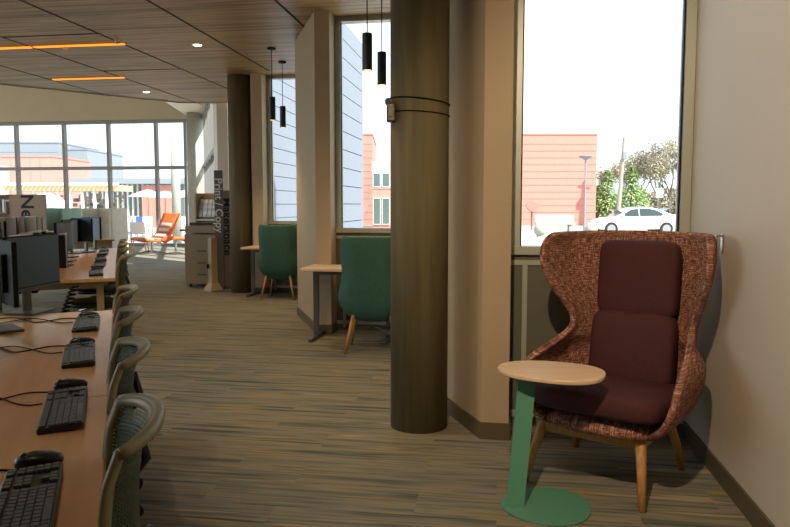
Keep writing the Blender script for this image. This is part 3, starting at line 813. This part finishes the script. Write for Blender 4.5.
# orange lounge chair and footstool
def swoop(t, pts, w, m, name, th=.07):
    b = MB(); rows = []
    for (y, z) in bez([(0, y, z) for y, z in pts], 12) and [(p.y, p.z) for p in bez([(0, y, z) for y, z in pts], 12)]:
        rows.append([b.v((w/2*s, y, z+.02*abs(s))) for s in (-1, -.5, 0, .5, 1)])
    for a, c_ in zip(rows, rows[1:]):
        for i in range(4): b.face([a[i], a[i+1], c_[i+1], c_[i]])
    return b.build(name, m, t, smooth=True, solid=th)
t = thing('orange_lounge_chair', 'orange swivel lounge chair with striped cream inset by the far glass', 'chair', (-6.95, 20.0, 0), radians(142))
swoop(t, [(.45, .40), (.2, .36), (-.15, .36), (-.38, .52), (-.55, .85), (-.68, 1.12)], .72, M['orange'], 'shell')
for q, (y, z, r) in enumerate(((.12, .40, 0), (-.1, .41, 0), (-.30, .50, -40), (-.42, .66, -60), (-.5, .80, -62))):
    MB().box((0, y+.02, z+.01), (.5, .11, .03), rx=radians(r), bev=.01).build('stripe', M['cream'], t)
MB().cyl((0, 0, .05), (0, 0, .34), .03, n=12).build('post', M['chrome'], t)
for k in range(4):
    a = pi/4+pi/2*k; MB().tube([(0, 0, .08), (.36*cos(a), .36*sin(a), .02)], .016, 8).build('foot', M['chrome'], t)
t = thing('orange_footstool', 'orange footstool with rounded top beside the orange lounge chair', 'footstool', (-6.12, 19.5, 0), radians(120))
swoop(t, [(.32, .36), (.15, .44), (-.15, .44), (-.34, .34)], .6, M['orange'], 'cushion', .08)
MB().cyl((0, 0, .05), (0, 0, .4), .03, n=12).build('post', M['chrome'], t)
for k in range(4):
    a = pi/4+pi/2*k; MB().tube([(0, 0, .08), (.3*cos(a), .3*sin(a), .02)], .016, 8).build('foot', M['chrome'], t)
t = thing('yellow_stool', 'small yellow-legged white chair left of the orange lounge chair', 'chair', (-7.35, 20.1, 0), radians(30))
M['yellow'] = mat('yellow_metal', '#e5a020', .4)
MB().pillow((0, 0, .45), (.46, .44, .06), .5, .6).build('seat', M['white'], t, smooth=True)
MB().box((0, .22, .72), (.42, .04, .34), bev=.02, rx=radians(-10)).build('backrest', M['white'], t)
for sx in (-1, 1):
    for sy in (-1, 1): MB().tube([(sx*.22, sy*.22, 0), (sx*.17, sy*.17, .44)], .014, 8).build('leg', M['yellow'], t)

# ------------------------------------------------------------------ outside
gz = -.15
st(MB().box((0, 150, gz-.1), (700, 500, .2)).build('ground', M['ground']))

def building(name, label, x0, x1, y, z1, m, depth=12, lines=None, step=.6, rz=0, cat='building', capm=None):
    t = thing(name, label, cat, ((x0+x1)/2, y, gz), rz); w = x1-x0; h = z1-gz
    MB().box((0, depth/2, h/2), (w, depth, h)).build('wall', m, t)
    MB().box((0, depth/2, h+.06), (w+.1, depth+.1, .12)).build('roof_coping', capm or m, t)
    if lines:
        b = MB(); n = int(h/step) if lines == 'h' else int(w/step)
        for i in range(1, n):
            if lines == 'h': b.box((0, -.01, i*step), (w, .02, .03))
            else: b.box((-w/2+i*step, -.01, h/2), (.03, .02, h))
        b.build('cladding_joints', capm or m, t)
    return t
YB = 52
def X(px, Y): return (px-395)/700*Y
M['brick_d'] = mat('flare_washed_red_joint', '#c27668', .8)  # joints and coping of the red cladding, paled by the same flare wash
bl = building('brick_building', 'flare-washed red brick building with flat roof beyond the right-hand window', X(505, YB), X(595, YB), YB, 6.5, M['red_brick'], 10, 'h', .5, capm=M['brick_d'])
building('brick_building', 'flare-washed red brick block with flat roof seen through the middle and farthest bay windows', X(285, YB), X(372.6, YB), YB, 6.5, M['red_brick'], 10, 'h', .5, capm=M['brick_d'])
# split white wing with windows in front of it, seen in the middle and left windows
for q, (a_, b_, lb) in enumerate(((372.6, 430, 'pale low wing with green-glazed windows seen beside the thick column'), (255, 285.5, 'pale low wing with green-glazed windows seen in the farthest bay window'))):
    YW = 44
    t = thing('low_wing', lb, 'building', ((X(a_, YW)+X(b_, YW))/2, YW, gz), 0, 'pale low wings')
    w = X(b_, YW)-X(a_, YW)
    MB().box((0, 2.5, 2.05), (w, 5, 4.1)).build('wall', M['red_brick'], t)
    MB().box((0, 2.45, 3.4), (w+.06, 5, 1.7)).build('upper_wall', M['pale_clad'], t)
    for i in range(2 if q == 1 else 4):
        for z, hh in ((3.1, .9), (1.15, 1.7)):
            px = ([277, 268] if q == 1 else [377, 386, 400, 412])[i]
            x = X(px, YW)-t.location.x; f = MB().box((x, -.06, z), (.5, .08, hh)).build('window', M['white'], t)
            MB().box((x, -.11, z), (.40, .03, hh-.12)).build('pane', M['dark_glass'], f)
# far-left campus buildings
YC = 60
t = building('corrugated_hall', 'tall pale grey corrugated hall at the far left outside', X(-40, YC), X(62, YC), YC, 6.6, M['grey_clad'], 8, 'h', .6, capm=M['siding'])
t = building('corrugated_annex', 'lower end of the grey corrugated hall, right of it', X(62, YC+1), X(90, YC+1), YC+1, 6.1, M['grey_clad'], 8, 'h', .6, capm=M['siding'])
building('red_block', 'flare-washed red block in front of the grey corrugated hall', X(4, 50), X(56, 50), 50, 4.75, M['red_brick'], 6, 'v', .7, capm=M['brick_d'])
building('white_block', 'white low block at left picture edge outside', X(-40, 49), X(4, 49), 49, 4.0, M['pale_clad'], 6)
gb = building('glazed_building', 'glazed building with flat grey roof and red panels outside', X(85, 46), X(185, 46), 46, 3.0, M['dark_glass'], 6, capm=M['grey_clad'])
for i in range(15):
    MB().box((X(90+i*5, 46)-gb.location.x, -.12, 1.5), (.09, .2, 3.0)).build('mullion', M['white'], gb)
MB().box((0, -.5, 3.05), (X(185, 46)-X(85, 46)+.6, 1.6, .35)).build('roof_edge', M['grey_clad'], gb)
M['red_panel'] = mat('red_wall_panel', '#b8604e', .7, scale=2.5, stretch=(8, 1, .1), col2='#cc7c68')
for a_, b_ in ((143, 159), (161, 174)):
    x0, x1 = X(a_, 45), X(b_, 45); MB().box(((x0+x1)/2-gb.location.x, -.8, 1.4), (x1-x0, .4, 2.8)).build('red_panel', M['red_panel'], gb)
t = thing('pergola', 'long timber pergola with white posts in front of the glazed building', 'pergola', (X(72, 38), 38, gz))
MB().box((0, 0, 2.42), (X(133, 38)-X(24, 38), 2.2, .3)).build('roof_slats', M['timber'], t)
b = MB()
for i in range(26): b.box((-2.9+i*.235, -1.15, 2.62), (.1, .3, .12))
b.build('rafter_ends', M['white'], t)
for i in range(9): MB().box((-2.8+i*.64, -.9, 1.14), (.12, .12, 2.28)).build('post', M['white'], t)
b = MB()
for i in range(110):
    b.pillow((random.uniform(-2.6, 2.6), .4+random.uniform(-.3, .3), random.uniform(.3, 2.1)), (.16, .1, .13), 1, 1, None, 8, 5)
for i in range(110):
    b.box((random.uniform(-2.6, 2.6), .7, random.uniform(.3, 2.1)), (.3, .05, .2))
o = b.build('climbing_plants', mat('orange_blossom', '#a37a50', .8, scale=6, col2='#4b5a45'), t); o['kind'] = 'stuff'
# white arch sculpture
t = thing('arch_sculpture', 'white arched hoop sculpture outside behind the teal booth chair', 'sculpture', (X(47, 34), 34, gz), radians(15))
pts = [(1.0*cos(a), 0, .5+1.25*sin(a)) for a in [pi*i/24 for i in range(25)]]
MB().tube([(1.0, 0, 0)]+pts+[(-1.0, 0, 0)], .36, 12).build('hoop', M['white'], t, smooth=True)
# outdoor column, umbrellas, chairs
column(X(177, 27), 27, .17, 4.5, 'pale outdoor column standing just beyond the far glass').location.z = gz
um = None
for q, (px, Y, z) in enumerate(((149, 36, 2.15), (166, 40, 2.3), (186, 37, 2.1))):
    lb = 'white patio umbrella outside the far glass, %s' % ['left one', 'middle one', 'right one by the pale column'][q]
    if um is None:
        um = thing('patio_umbrella', lb, 'umbrella', (X(px, Y), Y, gz), 0, 'white patio umbrellas')
        MB().lathe([(.95, 1.95), (.92, 2.0), (.4, 2.2), (.03, 2.32)], 16).build('canopy', M['white'], um)
        MB().cyl((0, 0, 0), (0, 0, 2.25), .025, n=8).build('pole', M['steel'], um)
    else: dup(um, lb, (X(px, Y), Y, gz), 0)
pc = None; rr = random.Random(3)
for q in range(12):
    Y = 28+rr.random()*8; px = [92, 98, 104, 126, 132, 138, 144, 151, 158, 164, 170, 184][q]; mm = M[['bluepl', 'white', 'white'][q % 3]]
    t = thing('patio_chair', '%s patio chair outside the far glass, %s of the twelve counted from the left' % (['blue', 'white', 'white'][q % 3], ['first', 'second', 'third', 'fourth', 'fifth', 'sixth', 'seventh', 'eighth', 'ninth', 'tenth', 'eleventh', 'last'][q]), 'chair', (X(px, Y), Y, gz), rr.random()*6, 'patio chairs outside')
    MB().box((0, 0, .44), (.5, .5, .04)).build('seat', mm, t); MB().box((0, .25, .72), (.5, .04, .5)).build('backrest', mm, t)
    for sx in (-1, 1):
        for sy in (-1, 1): MB().cyl((sx*.2, sy*.2, 0), (sx*.2, sy*.2, .43), .02, n=6).build('leg', mm, t)

# street furniture beyond right window
for q, px in enumerate((540, 591)):
    Y = 34
    t = thing('sphere_bollard', 'pale concrete ball bollard outside, %s' % ['left one in front of the bench', 'right one by the car bonnet'][q], 'bollard', (X(px, Y), Y, gz), 0, 'ball bollards')
    MB().pillow((0, 0, .33), (.62, .62, .62), 1, 1, None, 24, 14).build('ball', M['conc_l'], t, smooth=True)
    MB().lathe([(.18, 0), (.16, .06)], 16).build('foot', M['conc_l'], t)
Y = 41; t = thing('park_bench', 'pale concrete bench outside in front of the brick building', 'bench', (X(555, Y), Y, gz))
MB().box((0, 0, .45), (2.3, .5, .1)).build('seat', M['pale_clad'], t); MB().box((0, .25, .75), (2.3, .08, .42)).build('backrest', M['pale_clad'], t)
for s in (-1, 1): MB().box((s*.85, .05, .2), (.14, .45, .4)).build('leg', M['conc_l'], t)
Y = 43
M['disc'] = mat('disc_red', '#9c4a3c', .6)
def disc_s(label, px, Y):
    t = thing('disc_sculpture', label, 'sculpture', (X(px, Y), Y, gz), 0, 'red disc sculptures outside')
    MB().cyl((0, 0, 0), (0, 0, 1.2), .05, n=8).build('post', M['disc'], t)
    b = MB(); d = Vector((.3, -.75, .6)).normalized(); c_ = Vector((.02, -.03, 1.42)); b.cyl(c_-d*.02, c_+d*.03, .42, n=32); b.build('disc', M['disc'], t)
disc_s('red tilted disc on a post outside, left of the bench', 531.5, Y)
disc_s('red tilted disc on a post outside, seen through the middle window', 361, 40)
Y = 42; t = thing('lamp_post', 'slim lamp post in front of the brick building', 'lamp post', (X(584, Y), Y, gz))
MB().cyl((0, 0, 0), (0, 0, 4.3), .06, .045, n=10).build('pole', M['grey_clad'], t); MB().lathe([(.1, 4.2), (.42, 4.4), (.42, 4.44), (.05, 4.48)], 16).build('lamp_head', M['grey_clad'], t)
Y = 50; t = thing('utility_pole', 'tall pale leaning utility pole left of the trees', 'pole', (X(617, Y), Y, gz))
MB().cyl((0, 0, 0), (.35, 0, 6.3), .16, .11, n=12).build('pole', M['conc_l'], t); MB().box((.3, -.2, 5.0), (.25, .3, .5)).build('transformer', M['grey_clad'], t)
MB().box((.34, 0, 5.9), (.9, .08, .08), ry=radians(10)).build('cross_arm', M['conc_l'], t)
Y = 42; t = thing('street_sign', 'white rectangular street sign on a grey post behind the car', 'sign', (X(658.5, Y), Y, gz))
MB().cyl((0, 0, 0), (0, 0, 2.9), .05, n=8).build('post', M['steel'], t); MB().box((-.05, -.08, 2.25), (.42, .03, .56)).build('plate', M['white'], t)

# car
def car():
    t = thing('car', 'white sedan parked outside, nose pointing left, seen through the right window', 'car', (X(633, 36.5), 36.5, gz), 0)
    # local x: nose at -x ; profile outline
    L = 4.85
    prof = [(-2.12, .35), (-2.14, .55), (-2.04, .72), (-1.5, .88), (-1.15, .93), (-.45, 1.33), (-.1, 1.42), (.45, 1.43), (.95, 1.36), (1.7, 1.05), (2.25, 1.0), (2.4, .85), (2.42, .5), (2.35, .3), (-1.95, .28)]
    b = MB(); rings = []
    W = 1.8
    for s in (-1, -.93, .93, 1):
        ring_ = []
        for (x, z) in prof:
            k = W/2*s; zz = z
            if z > 1.0: k *= 1-.28*(z-.95)/.5
            if abs(s) == 1: zz = z-.04 if z > .5 else z+.02; x *= .985
            ring_.append(b.v((x, k, zz)))
        rings.append(ring_)
    n = len(prof)
    for a, c_ in zip(rings, rings[1:]):
        for i in range(n): b.face([a[i], a[(i+1) % n], c_[(i+1) % n], c_[i]])
    b.face(rings[0]); b.face(rings[-1]); b.build('body', M['white_paint'], t, bevel=.03, smooth=False)
    def sidepoly(pts, name, m, off=.02):
        for s in (-1, 1):
            b = MB(); vs = []
            for x, z in pts:
                k = W/2*(1-.28*max(0, z-.95)/.5)+off; vs.append((x, k*s, z))
            A = [b.v(p) for p in vs]; B = [b.v((p[0], p[1]-.03*s, p[2])) for p in vs]
            b.face(A); b.face(list(reversed(B)))
            for i in range(len(A)): b.face([A[i], A[(i+1) % len(A)], B[(i+1) % len(A)], B[i]])
            b.build(name, m, t)
    sidepoly([(-.95, .98), (-.4, 1.29), (-.02, 1.35), (-.02, .98)], 'front_side_window', M['carglass'])
    sidepoly([(.05, .98), (.05, 1.355), (.5, 1.35), (.9, 1.27), (1.25, 1.07), (1.15, 1.0)], 'rear_side_window', M['carglass'])
    b = MB(); b.box((-.83, 0, 1.14), (.03, 1.3, .72), ry=radians(-60)+0*pi); b.bm.verts.ensure_lookup_table(); b.build('windscreen', M['carglass'], t).rotation_euler = (0, 0, 0)
    b = MB(); b.box((1.36, 0, 1.22), (.03, 1.25, .66), ry=radians(67)); b.build('rear_window', M['carglass'], t)
    for x in (-1.42, 1.38):
        for s in (-1, 1):
            wh = MB().cyl((x, s*.74, .33), (x, s*.93, .33), .33, n=32).build('wheel', M['tyre'], t)
            MB().cyl((x, s*.9, .33), (x, s*.95, .33), .21, n=24).build('rim', M['chrome'], wh)
    for s in (-1, 1):
        MB().box((-2.0, s*.66, .66), (.24, .32, .1), bev=.02).build('headlamp', M['chrome'], t)
        MB().box((2.33, s*.66, .82), (.16, .4, .12), bev=.02).build('tail_lamp', M['red_panel'], t)
        MB().box((-.85, s*.98, 1.0), (.12, .16, .1), bev=.02).build('door_mirror', M['white_paint'], t)
        MB().box((.25, s*.905, .84), (.2, .02, .03)).build('door_handle', M['chrome'], t)
car()

# trees
def bare_tree(label, x, y, h, seed, leafm=None, nleaf=0, spread=.5):
    R = random.Random(seed); t = thing('tree', label, 'tree', (x, y, gz), R.random()*6, 'trees beyond the road')
    b = MB(); tips = []
    def br(p, d, l, r, dep):
        q = p+d*l; mid = p+d*l*.5+Vector((R.uniform(-1, 1), R.uniform(-1, 1), 0))*l*.05
        b.tube([p, mid, q], [r, r*.85, r*.65], 5)
        if dep == 0: tips.append(q); return
        for i in range(3 if dep > 1 else 4):
            nd = (d+Vector((R.uniform(-1, 1), R.uniform(-1, 1), R.uniform(-.1, .7)))*spread*1.3).normalized()
            br(p+d*l*R.uniform(.55, 1), nd, l*R.uniform(.55, .75), r*.55, dep-1)
        tips.append(q)
    br(Vector((0, 0, 0)), Vector((0, 0, 1)), h*.30, h*.012, 5)
    b.build('branches', M['bark'], t)
    if leafm:
        b = MB()
        for i in range(nleaf):
            c_ = R.choice(tips)+Vector((R.gauss(0, .3), R.gauss(0, .3), R.gauss(0, .3))); s = R.uniform(.04, .10)
            a = Vector((R.uniform(-1, 1), R.uniform(-1, 1), R.uniform(-1, 1))).normalized(); o_ = a.orthogonal().normalized(); p2 = a.cross(o_)
            b.face([b.v(c_+o_*s), b.v(c_+p2*s), b.v(c_-o_*s), b.v(c_-p2*s)])
        b.build('foliage', leafm, t)
def evergreen(label, x, y, h, seed):
    R = random.Random(seed); t = thing('evergreen_tree', label, 'tree', (x, y, gz), 0, 'evergreens beyond the road')
    MB().cyl((0, 0, 0), (0, 0, h*.9), .12, .03, n=8).build('trunk', M['bark'], t)
    b = MB()
    for i in range(4200):
        z = h*(.08+.9*R.random()**1.2); rmax = (h-z)*.55+.1; a = R.uniform(0, 2*pi); r = rmax*R.uniform(.3, 1)
        c_ = Vector((r*cos(a), r*sin(a), z-.15*r)); d = Vector((cos(a), sin(a), -.2+R.uniform(-.3, .3))); s = R.uniform(.15, .35)
        o_ = d.cross(Vector((0, 0, 1))).normalized()*.06
        b.face([b.v(c_-d*s*.5), b.v(c_+o_), b.v(c_+d*s), b.v(c_-o_)])
    b.build('foliage', M['leaf'], t)
YT = 60
evergreen('bright green evergreen right of the brick building', X(606, YT), YT, 4.6, 1)
evergreen('green evergreen just right of the leaning pole', X(634, YT), YT+1, 5.0, 2)
evergreen('short green evergreen hugging the brick building corner', X(598, YT+2), YT+2, 3.4, 5)
for q, (px, Y, h, nl) in enumerate(((603, 66, 7.2, 1800), (622, 68, 8.6, 2200), (640, 66, 9.6, 2600), (655, 64, 10.4, 2600), (670, 66, 11.4, 2600), (686, 65, 11, 2200), (700, 66, 8.5, 900))):
    bare_tree('pale budding tree beyond the road, %s in the row from left' % ['first', 'second', 'third', 'fourth', 'fifth', 'sixth', 'last'][q], X(px, Y), Y, h, 20+q, M['leafp'], nl)

def bush(label, x, y, h, seed, m):
    R = random.Random(seed); t = thing('shrub', label, 'shrub', (x, y, gz), 0, 'shrubs beyond the road'); b = MB()
    for i in range(2200):
        a = R.uniform(0, 2*pi); zz = R.random(); r = sqrt(max(0, 1-(zz-.35)**2*1.6))*h*.62*R.uniform(.5, 1)
        c_ = Vector((r*cos(a), r*sin(a), zz*h)); s = R.uniform(.06, .14)
        n_ = Vector((R.uniform(-1, 1), R.uniform(-1, 1), R.uniform(-1, 1))).normalized(); o_ = n_.orthogonal().normalized(); p2 = n_.cross(o_)
        b.face([b.v(c_+o_*s), b.v(c_+p2*s), b.v(c_-o_*s), b.v(c_-p2*s)])
    b.build('foliage', m, t); MB().cyl((0, 0, 0), (0, 0, h*.5), .06, n=6).build('stem', M['bark'], t)
for q, (px, h) in enumerate(((610, 2.6), (631, 3.2), (650, 2.8), (668, 3.2), (684, 2.9), (700, 3))):
    bush('leafy shrub beyond the road behind the car, %s from the left' % ['first', 'second', 'third', 'fourth', 'fifth', 'last'][q], X(px, 72), 72, h, 40+q, M['leaf' if q in (1, 0) else 'leafp'])
# ------------------------------------------------------------------ light
wd = bpy.data.worlds.new('sky'); S.world = wd; wd.use_nodes = True
bg = wd.node_tree.nodes['Background']; bg.inputs[0].default_value = (.80, .94, 1.0, 1); bg.inputs[1].default_value = 1.05
sun = bpy.data.lights.new('sun', 'SUN'); so = bpy.data.objects.new('sun', sun); COL.objects.link(so)
sun.energy = 7; sun.angle = radians(.6); sun.color = (1, .965, .93)
so.rotation_euler = Vector((.62, -.55, .85)).to_track_quat('Z', 'Y').to_euler()
def spot(x, y, e, ang=80, tgt=None, col=(1, .70, .38), r=.04, blend=.6, z=CZ-.03):
    l = bpy.data.lights.new('lamp_or_fill_spot', 'SPOT'); o = bpy.data.objects.new('lamp_or_fill_spot', l); COL.objects.link(o)
    l.energy = e; l.spot_size = radians(ang); l.spot_blend = blend; l.color = col; l.shadow_soft_size = r
    o.location = (x, y, z); d = Vector(tgt)-Vector(o.location) if tgt else Vector((0, 0, -1)); o.rotation_euler = d.to_track_quat('-Z', 'Y').to_euler()
spot(-.25, .5, 190, 74, (1.4, 3.1, .8), (1, .74, .46))
spot(-1.5, 4.2, 50, 90, (-.5, 6.0, 0))
spot(-2.47, 8.93, 60, 100)
spot(-4.4, 12.6, 40, 100)
for x, y in PEN: spot(x, y, 18, 110, z=2.46, r=.03)
spot(-1.2, 1.2, 14, 120, (-1.3, 2.0, 0), (1, .85, .68))  # added fill without a fixture, lifts the near desk and floor
spot(-2.8, 4.5, 30, 120, (-2.8, 4.7, 0), (1, .87, .72))  # another added fill, no lamp stands here; brightens the desks and carpet

vs_ = S.view_settings; vs_.view_transform = 'Standard'; vs_.look = 'None'; vs_.gamma = 1; vs_.exposure = 1.0; vs_.use_curve_mapping = False
